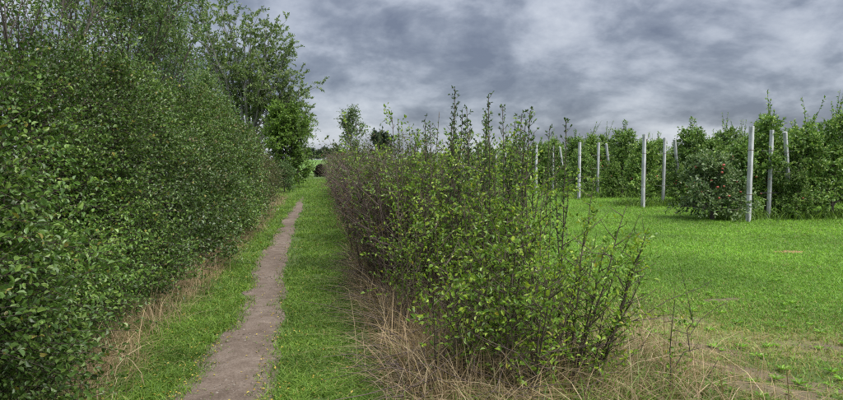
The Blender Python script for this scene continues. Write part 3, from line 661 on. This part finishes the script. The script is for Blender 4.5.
# bare sapling in the rough grass
r = np.random.default_rng(77)
p0 = ground(668, 398); rt = thing('sapling', 'thin almost leafless thorny sapling alone in the rough grass', 'sapling', tuple(p0))
yb = p0[1]
def pl(px, py, dy=0): return np.array([x_at(px, yb + dy, py), yb + dy, z_at(px, py, yb + dy)]) - p0
for pts, a_, b_ in (([(668, 399), (671, 380), (670, 350), (672, 325), (675, 300)], .005, .0022), ([(675, 330), (690, 335), (700, 320), (716, 308), (728, 302)], .003, .0014), ([(690, 352), (687, 330), (693, 322), (686, 290), (679, 262)], .0035, .0014),
                    ([(672, 372), (684, 352), (700, 348)], .004, .002), ([(700, 398), (706, 380), (718, 360)], .004, .002)):
    gs = Geo(); bare_branch(gs, [pl(*q) for q in pts], a_, b_, 5, r, .1); gs.build('stem', MAT['stem'], rt)
gl = Geo(); n = 90; q = r.random(n); B = np.stack([pl(668 + 20 * a + 8 * b, 390 - 80 * a) for a, b in zip(q, r.normal(size=n))])
leaves(gl, B, r.normal(size=(n, 3)) + [0, 0, .5], r.normal(size=(n, 3)) * .5 + [0, 0, .8], .03, .02, 0, r=r); gl.build('foliage', MAT['sapling_leaf'], rt, False)
# long thorny branches of the leaning shrub reach over the grass: a bramble of its own
p0 = ground(590, 392); rt = thing('bramble', 'bare thorny bramble arching right from the hedge end over the grass', 'bramble', tuple(p0)); yb = p0[1]
for pts in ([(590, 392), (596, 350), (606, 300), (618, 262), (632, 232), (641, 212)], [(592, 380), (612, 330), (640, 318), (668, 300), (700, 288), (712, 280)], [(588, 388), (600, 340), (625, 322), (660, 318)], [(596, 390), (616, 366), (640, 350), (652, 330)]):
    gs = Geo(); bare_branch(gs, [pl(*q) for q in pts], .0045, .0015, 9, r, .12); gs.build('stem', MAT['stem'], rt)
gl = Geo(); n = 260; q = r.random(n); B = np.stack([pl(594 + 40 * a ** 1.2 + 14 * b, 370 - 140 * a, .15 * c) for a, b, c in zip(q, r.normal(size=n), r.normal(size=n))])
leaves(gl, B, r.normal(size=(n, 3)) + [0, 0, .5], r.normal(size=(n, 3)) * .5 + [0, 0, .8], .03, .02, 0, r=r); gl.build('foliage', MAT['sapling_leaf'], rt, False)

# ------------------------------------------------------------------ dry grass, fallen leaves
r = np.random.default_rng(81)
def dry(n, fx, y0, y1, h0, h1, label, lean=1.0, wd=.004, p=1.0, clump=30):
    nc = max(1, n // clump); yc = y0 + (y1 - y0) * r.random(nc) ** p; xc = fx(yc, r.random(nc))
    x = np.repeat(xc, clump) + .10 * r.normal(size=nc * clump); y = np.repeat(yc, clump) + .12 * r.normal(size=nc * clump)
    base_a = np.repeat(r.random(nc) * 6.28, clump) + .9 * r.normal(size=nc * clump)
    g = Geo(); blades(g, x, y, 0 * x, h0 + (h1 - h0) * r.random(len(x)) ** 1.6, wd * (.35 + 1.3 * r.random(len(x)) ** 2), lean * (.05 + 1.15 * r.random(len(x))), r, 0, 4, base_a)
    return tag(g.build('dry_grass', MAT['dry'], smooth=False), label, 'dry grass', kind='stuff')
dry(6400, lambda y, u: .62 + .65 * u, 3.5, 9, .2, .68, 'long dry tan grass at the foot of the right-hand hedge', 1.5, .005, 1.0, 14)
dry(3200, lambda y, u: .55 + .45 * u, 3.6, 9, .25, .8, 'thick pale straw leaning out from the verge side of the right-hand hedge', 1.3, .0065, 1.0, 12)
dry(1300, lambda y, u: .6 + .5 * u, 9, 18, .2, .45, 'faded dry grass further along the foot of the right-hand hedge', wd=.006)
dry(2400, lambda y, u: .7 + 2.2 * u, 3.2, 4.8, .25, .6, 'tangled dry stalks under the shrubs at the front of the thicket', 1.7, .0055, clump=14)
dry(1100, lambda y, u: 1.9 + 1.5 * u, 3.4, 5.6, .12, .4, 'thin dry grass in the rough ground right of the thicket', .9, .003, clump=10)
dry(7600, lambda y, u: -1.8 + .36 * u ** 1.2, 3.0, 14, .10, .5, 'brown dry grass at the foot of the left hedge', 1.3, .0045, clump=16)
dry(2600, lambda y, u: -1.75 + .4 * u, 13, 27, .2, .55, 'pale dry grass at the foot of the far left hedge', 1.0, .008)
n = 900; y = 3.5 + 6.5 * r.random(n); x = .5 + 1.5 * r.random(n) ** 1.4; g = Geo()
P = curve_pts(np.stack([x, y, .02 + .3 * r.random(n)], -1), unit(r.normal(size=(n, 3)) * [1, 1, .5] + [-.25, 0, .2]), .2 + .45 * r.random(n), 4, (0, 0, -.12), .15, r)
P[..., 2] = np.maximum(P[..., 2], .006)
tubes(g, P, np.broadcast_to(np.linspace(.0042, .0014, 4), (n, 4)), 4)
gg = Geo(); n = 5200; y = 3.3 + 6.5 * r.random(n) ** 1.2; x = .5 + 2.1 * r.random(n)
blades(gg, x, y, 0 * x, .12 + .3 * r.random(n), .007, .5 + r.random(n), r, 0, 3)
tag(gg.build('long_grass', MAT['grass'], smooth=False), 'longer green grass mixed into the dry stalks under the thicket', 'grass', kind='stuff')
tag(g.build('dead_brushwood', MAT['purple_twig']), 'tangle of dead brown twigs under the right-hand hedge', 'brushwood', kind='stuff')
x, y, rad = polar(11000, 3, 24, -42, 0, r); d = off_path(x, y)
k = (x > -1.5) & (x < .5) & (r.random(len(x)) < np.where(d < -.05, .10, np.where(d < .4, .6, .3))); x, y = x[k], y[k]; n = len(x)
g = Geo(); a = r.random(n) * 6.28
leaves(g, np.stack([x, y, .02 + .02 * r.random(n)], -1), np.stack([np.cos(a), np.sin(a), .25 * r.normal(size=n)], -1), r.normal(size=(n, 3)) * .3 + [0, 0, 1], .024 * (.5 + .8 * r.random(n)), .015, 0, r=r)
tag(g.build('fallen_leaves', MAT['fallen'], smooth=False), 'small yellow fallen leaves scattered on the path and verges', 'fallen leaves', kind='stuff')

x, y, rad = polar(16000, 3, 16, -40, 0, r); d = off_path(x, y); k = (d < .10) & (np.abs(x) < 2) & (r.random(len(x)) < .45); x, y, rad = x[k], y[k], rad[k]; n = len(x)
sz = (.0035 + .011 * r.random(n) ** 4) * (1 + rad / 22); o6 = np.array([[1, 0, 0], [0, 1, 0], [-1, 0, 0], [0, -1, 0], [0, 0, .7], [0, 0, -.7]])
V = np.stack([x, y, .012 + 0 * x], -1)[:, None] + o6[None] * sz[:, None, None] * (.7 + .6 * r.random((n, 6, 1)))
f8 = np.array([[0, 1, 4], [1, 2, 4], [2, 3, 4], [3, 0, 4], [1, 0, 5], [2, 1, 5], [3, 2, 5], [0, 3, 5]])
g = Geo(); g.add(V, (np.arange(n)[:, None, None] * 6 + f8[None]).reshape(-1, 3))
tag(g.build('pebbles', leaf_mat('pebble', [(.09, .07, .055), (.16, .13, .11), (.24, .21, .19), (.12, .08, .05)], .8, .3, 0.0, 3, .2), smooth=False), 'small stones and crumbs of earth on the trodden path', 'pebbles', kind='stuff')
x, y, rad = polar(1100, 3.4, 24, -8, 38, r); k = x > 2.3; x, y = x[k], y[k]; k = vnoise(x * .8 + 3, y * .8) + .3 * r.normal(size=len(x)) > .05; x, y = x[k], y[k]; n = len(x)
a = np.repeat(r.random(n) * 6.28, 7) + np.tile(np.arange(7) * .9, n); sc_ = np.repeat(.5 + r.random(n), 7)
g = Geo(); leaves(g, np.stack([np.repeat(x, 7), np.repeat(y, 7), .015 + 0 * a], -1), np.stack([np.cos(a), np.sin(a), .45 + .3 * r.random(7 * n)], -1), np.tile([0, 0, 1.0], (7 * n, 1)), .05 * sc_, .016 * sc_, 0, r=r)
tag(g.build('weeds', MAT['meadow'], smooth=False), 'flat broad-leaved weeds scattered through the mown grass', 'weeds', kind='stuff')

# ------------------------------------------------------------------ the orchard: rows at right angles to the path
r = np.random.default_rng(91)
pA = ground(748, 222); XA = pA[0]; YA = pA[1]
# spacing of the rows from the end posts' places in the photo
ROWS = [YA + 5.35 * k for k in range(13)]
ROWN = ['nearest', 'second', 'third', 'fourth', 'fifth', 'sixth', 'seventh', 'eighth', 'ninth', 'tenth', 'eleventh', 'twelfth', 'thirteenth']
def post(h, wd, name, label, loc, tilt, group):
    rt = thing(name, label, 'post', loc, 0, group); rt.rotation_euler = (tilt[0], tilt[1], .5)
    g = Geo(); a = wd / 2; c = wd * .16
    oct_ = np.array([[-a + c, -a], [a - c, -a], [a, -a + c], [a, a - c], [a - c, a], [-a + c, a], [-a, a - c], [-a, -a + c]])
    zs = [-.1, .3, h * .5, h - .02, h]; V = np.concatenate([np.c_[oct_ * (s * np.ones(2)), np.full(8, z)] for z, s in zip(zs, (1, 1, .985, .97, .9))])
    j = np.arange(8); jn = (j + 1) % 8
    g.add(V, [np.concatenate([np.stack([j + 8 * q, jn + 8 * q, jn + 8 * q + 8, j + 8 * q + 8], -1) for q in range(4)]), (j + 32)[None]])
    g.build('shaft', MAT['concrete'], rt, False)
    for z in (.75, 1.95):
        g = Geo(); o2 = oct_ * 1.06; V = np.concatenate([np.c_[o2, np.full(8, z - .006)], np.c_[o2, np.full(8, z + .006)]])
        g.add(V, np.stack([j, jn, jn + 8, j + 8], -1)); g.build('wire_tie', MAT['rust'], rt, False)
    return rt
PG = 'concrete posts at the ends of the orchard rows'
hA = z_at(752, 126, YA)
for k, Y in enumerate(ROWS[:9]):
    rn = ROWN[k]
    post(hA * (1 + .02 * r.normal() * (k > 0)), .115, 'orchard_post', f'upright pale concrete post standing clear at the end of the {rn} orchard row', (XA, Y, 0), (.0, .0 if k else .012), PG)
    post(hA * .98, .10, 'orchard_post', f'upright pale concrete post just inside the end of the {rn} orchard row', (XA + 1.25, Y + .75, 0), (0, .01), PG)
    post(hA * .985, .10, 'orchard_post', f'slanting grey concrete post beside the upright pair of the {rn} orchard row', (XA + 2.1, Y + .9, 0), (0, -.24), PG)
    xe = XA + 1 + (14 if k < 4 else 9)
    rt = thing('trellis', f'thin trellis wires along the {rn} orchard row', 'trellis', (XA, Y + .75, 0))
    for z in (.75, 1.35, 1.95):
        g = Geo(); P = np.array([[[.95, 0, z], [(xe - XA) / 2, 0, z - .015], [xe - XA, 0, z]]]); tubes(g, P, np.full((1, 3), .003), 4); g.build('wire', MAT['metal'], rt)

def apple_mesh():
    g = Geo(); nr, ns = 5, 8; V = []
    for q in range(nr):
        ph = math.pi * (q + .5) / nr
        for s in range(ns):
            a = 2 * math.pi * s / ns; V.append((math.sin(ph) * math.cos(a), math.sin(ph) * math.sin(a), math.cos(ph) * .9 - (.25 if q == 0 else 0)))
    idx = np.arange(nr * ns).reshape(nr, ns); nx = np.roll(idx, -1, 1)
    g.add(np.array(V) * .042, [np.stack([idx[:-1], nx[:-1], nx[1:], idx[1:]], -1).reshape(-1, 4)[:, ::-1], idx[0][None], idx[-1][None, ::-1]])
    return g.mesh('apple', MAT['apple'])
AM = apple_mesh()
def apple_tree(seed, label, loc, H=2.75, mat='apple_leaf', napp=6, Rm=.72, dens=1.0, shoot=.5, upc=.12, z0=.28, stake=False):
    r = np.random.default_rng(seed); rt = thing('apple_tree', label, 'apple tree', loc)
    ax = tree_parts(r, H, .05, z0, H * .95, 34, lambda f: Rm * (1.12 - .62 * f), lambda f: 1.4 - .65 * f, upc, max(3, int(6 * dens)), 3, 10, .085, .05, .3, MAT[mat], MAT['bark'], rt, top=False, wobble=.04)
    # upright leader shoots above the crown
    g = Geo(); gl = Geo(); n = 8
    b = ax[[8, 7, 7, 6, 8, 6, 8, 7]]; P = curve_pts(b, unit(r.normal(size=(n, 3)) * .26 + [0, 0, 1]), shoot * (.5 + 1.0 * r.random(n)), 5, wob=.06, r=r)
    tubes(g, P, np.broadcast_to(np.linspace(.008, .003, 5), (n, 5)), 4)
    sprays(gl, None, P[:, 0], unit(P[:, -1] - P[:, 0]), np.linalg.norm(P[:, -1] - P[:, 0], axis=1), 24, .085, .042, 1, spread=.8, r=r, t0=.1)
    g.build('shoots', MAT['stem'], rt); gl.build('shoot_leaves', MAT['apple_leaf'] if mat == 'laden_leaf' else MAT[mat], rt, False)
    if stake:
        gs = Geo(); tubes(gs, np.array([[[.06, .05, -.05], [.06, .05, 1.3], [.07, .05, H + .35]]]), np.full((1, 3), .017), 6); gs.build('stake', MAT['cane'], rt)
    for q in range(napp):
        a = r.random() * 6.28; z = .55 + 1.35 * r.random(); rr = Rm * (1.0 - .35 * z / H) * (.85 + .25 * r.random())
        if mat == 'laden_leaf': a = -1.7 + 1.3 * r.normal()
        o = link('apple', AM, rt); o.location = (math.cos(a) * rr, math.sin(a) * rr, z); o.scale = (.68 + .4 * r.random(),) * 3; o.rotation_euler = (r.normal() * .3, r.normal() * .3, a)
    return rt
TG = lambda k: f'apple trees of the {ROWN[k]} orchard row'
TL = lambda k: f'leafy young apple tree in the {ROWN[k]} orchard row'
protos = [apple_tree(1000 + q, TL(0), (0, 0, 0), 2.2 + .1 * q, napp=na, Rm=.62 + .05 * (q % 3), dens=1.0, shoot=.5 + .15 * (q % 3), stake=q in (1, 4)) for q, na in enumerate((9, 5, 7, 3, 4, 6))]
used = set(); plain = 0
for k, Y in enumerate(ROWS):
    n = [9, 14, 15, 15, 13, 12, 11, 10, 10, 10, 10, 10, 10][k]
    ORD = ['first', 'second', 'third', 'fourth', 'fifth', 'sixth', 'seventh', 'eighth', 'ninth', 'tenth', 'eleventh', 'twelfth', 'thirteenth', 'fourteenth', 'fifteenth']
    for q in range(n):
        lab = f'leafy young apple tree, {ORD[q]} beyond the slanting post of the {ROWN[k]} orchard row' if k < 6 else TL(k)
        X = XA + 2.5 + 1.02 * q + .12 * r.normal(); yq = Y + .75 + .12 * r.normal()
        if k == 0 and q == 0: X += .1
        pi = int(r.integers(0, 6)); src = protos[pi]; sc = .78 + .36 * r.random(); rz = r.random() * 6.28
        if pi not in used:
            used.add(pi); src.location = (X, yq, 0); src.rotation_euler = (0, 0, rz); src['label'] = lab; src['group'] = TG(k)
        else:
            copy_thing(src, (X, yq, 0), rz, sc, lab, TG(k))
    # the first trees of the row stand round its end posts
    for q, (dx, dy) in enumerate(((.72, 1.2), (1.85, .42))):
        copy_thing(protos[(k + q) % 6], (XA + dx, Y + dy, 0), r.random() * 6.28, (.85, .5)[q] + .12 * r.random(), (f'small apple tree between the two upright posts of the {ROWN[k]} orchard row', f'small apple tree in front of the slanting post of the {ROWN[k]} orchard row')[q], TG(k))
for q in range(6):
    if q not in used: protos[q].location = (XA + 14, ROWS[0] + .75, 0); protos[q]['group'] = TG(0)
# the laden tree left of the nearest post, and the tall one behind it
pL = ground(719, 221)
apple_tree(1100, 'pale apple tree laden with red apples left of the nearest concrete post', (pL[0], pL[1] + .3, 0), 1.6, 'laden_leaf', 22, .85, 1.1, .3, -.22, .2)
apple_tree(1101, 'tall apple tree with a dark bushy top between the nearest concrete posts', (x_at(767, YA + 1.2), YA + 1.2, 0), z_at(767, 118, YA + 1.2) - .3, 'apple_leaf', 5, .7, 1.2, .75)
# rank weeds under the rows and at the posts' feet
g = Geo(); r = np.random.default_rng(95)
for k, Y in enumerate(ROWS[:8]):
    n = 6000 if k < 4 else 1500; x = XA - .5 + (15 * r.random(n)); y = Y + .8 + .42 * r.normal(size=n)
    blades(g, x, y, 0 * x, .15 + .35 * r.random(n), .022 + .004 * k, .4 + .8 * r.random(n), r, 0, 2)
tag(g.build('weeds', MAT['dark_tree_leaf'], smooth=False), 'rank grass and weeds under the orchard rows, coloured dark as contact shadow', 'weeds', kind='stuff')  # real undergrowth, but its dark colour also paints the rows' contact shadow
print('TRIS', sum(len(m.loops) - 2 * len(m.polygons) for m in bpy.data.meshes))
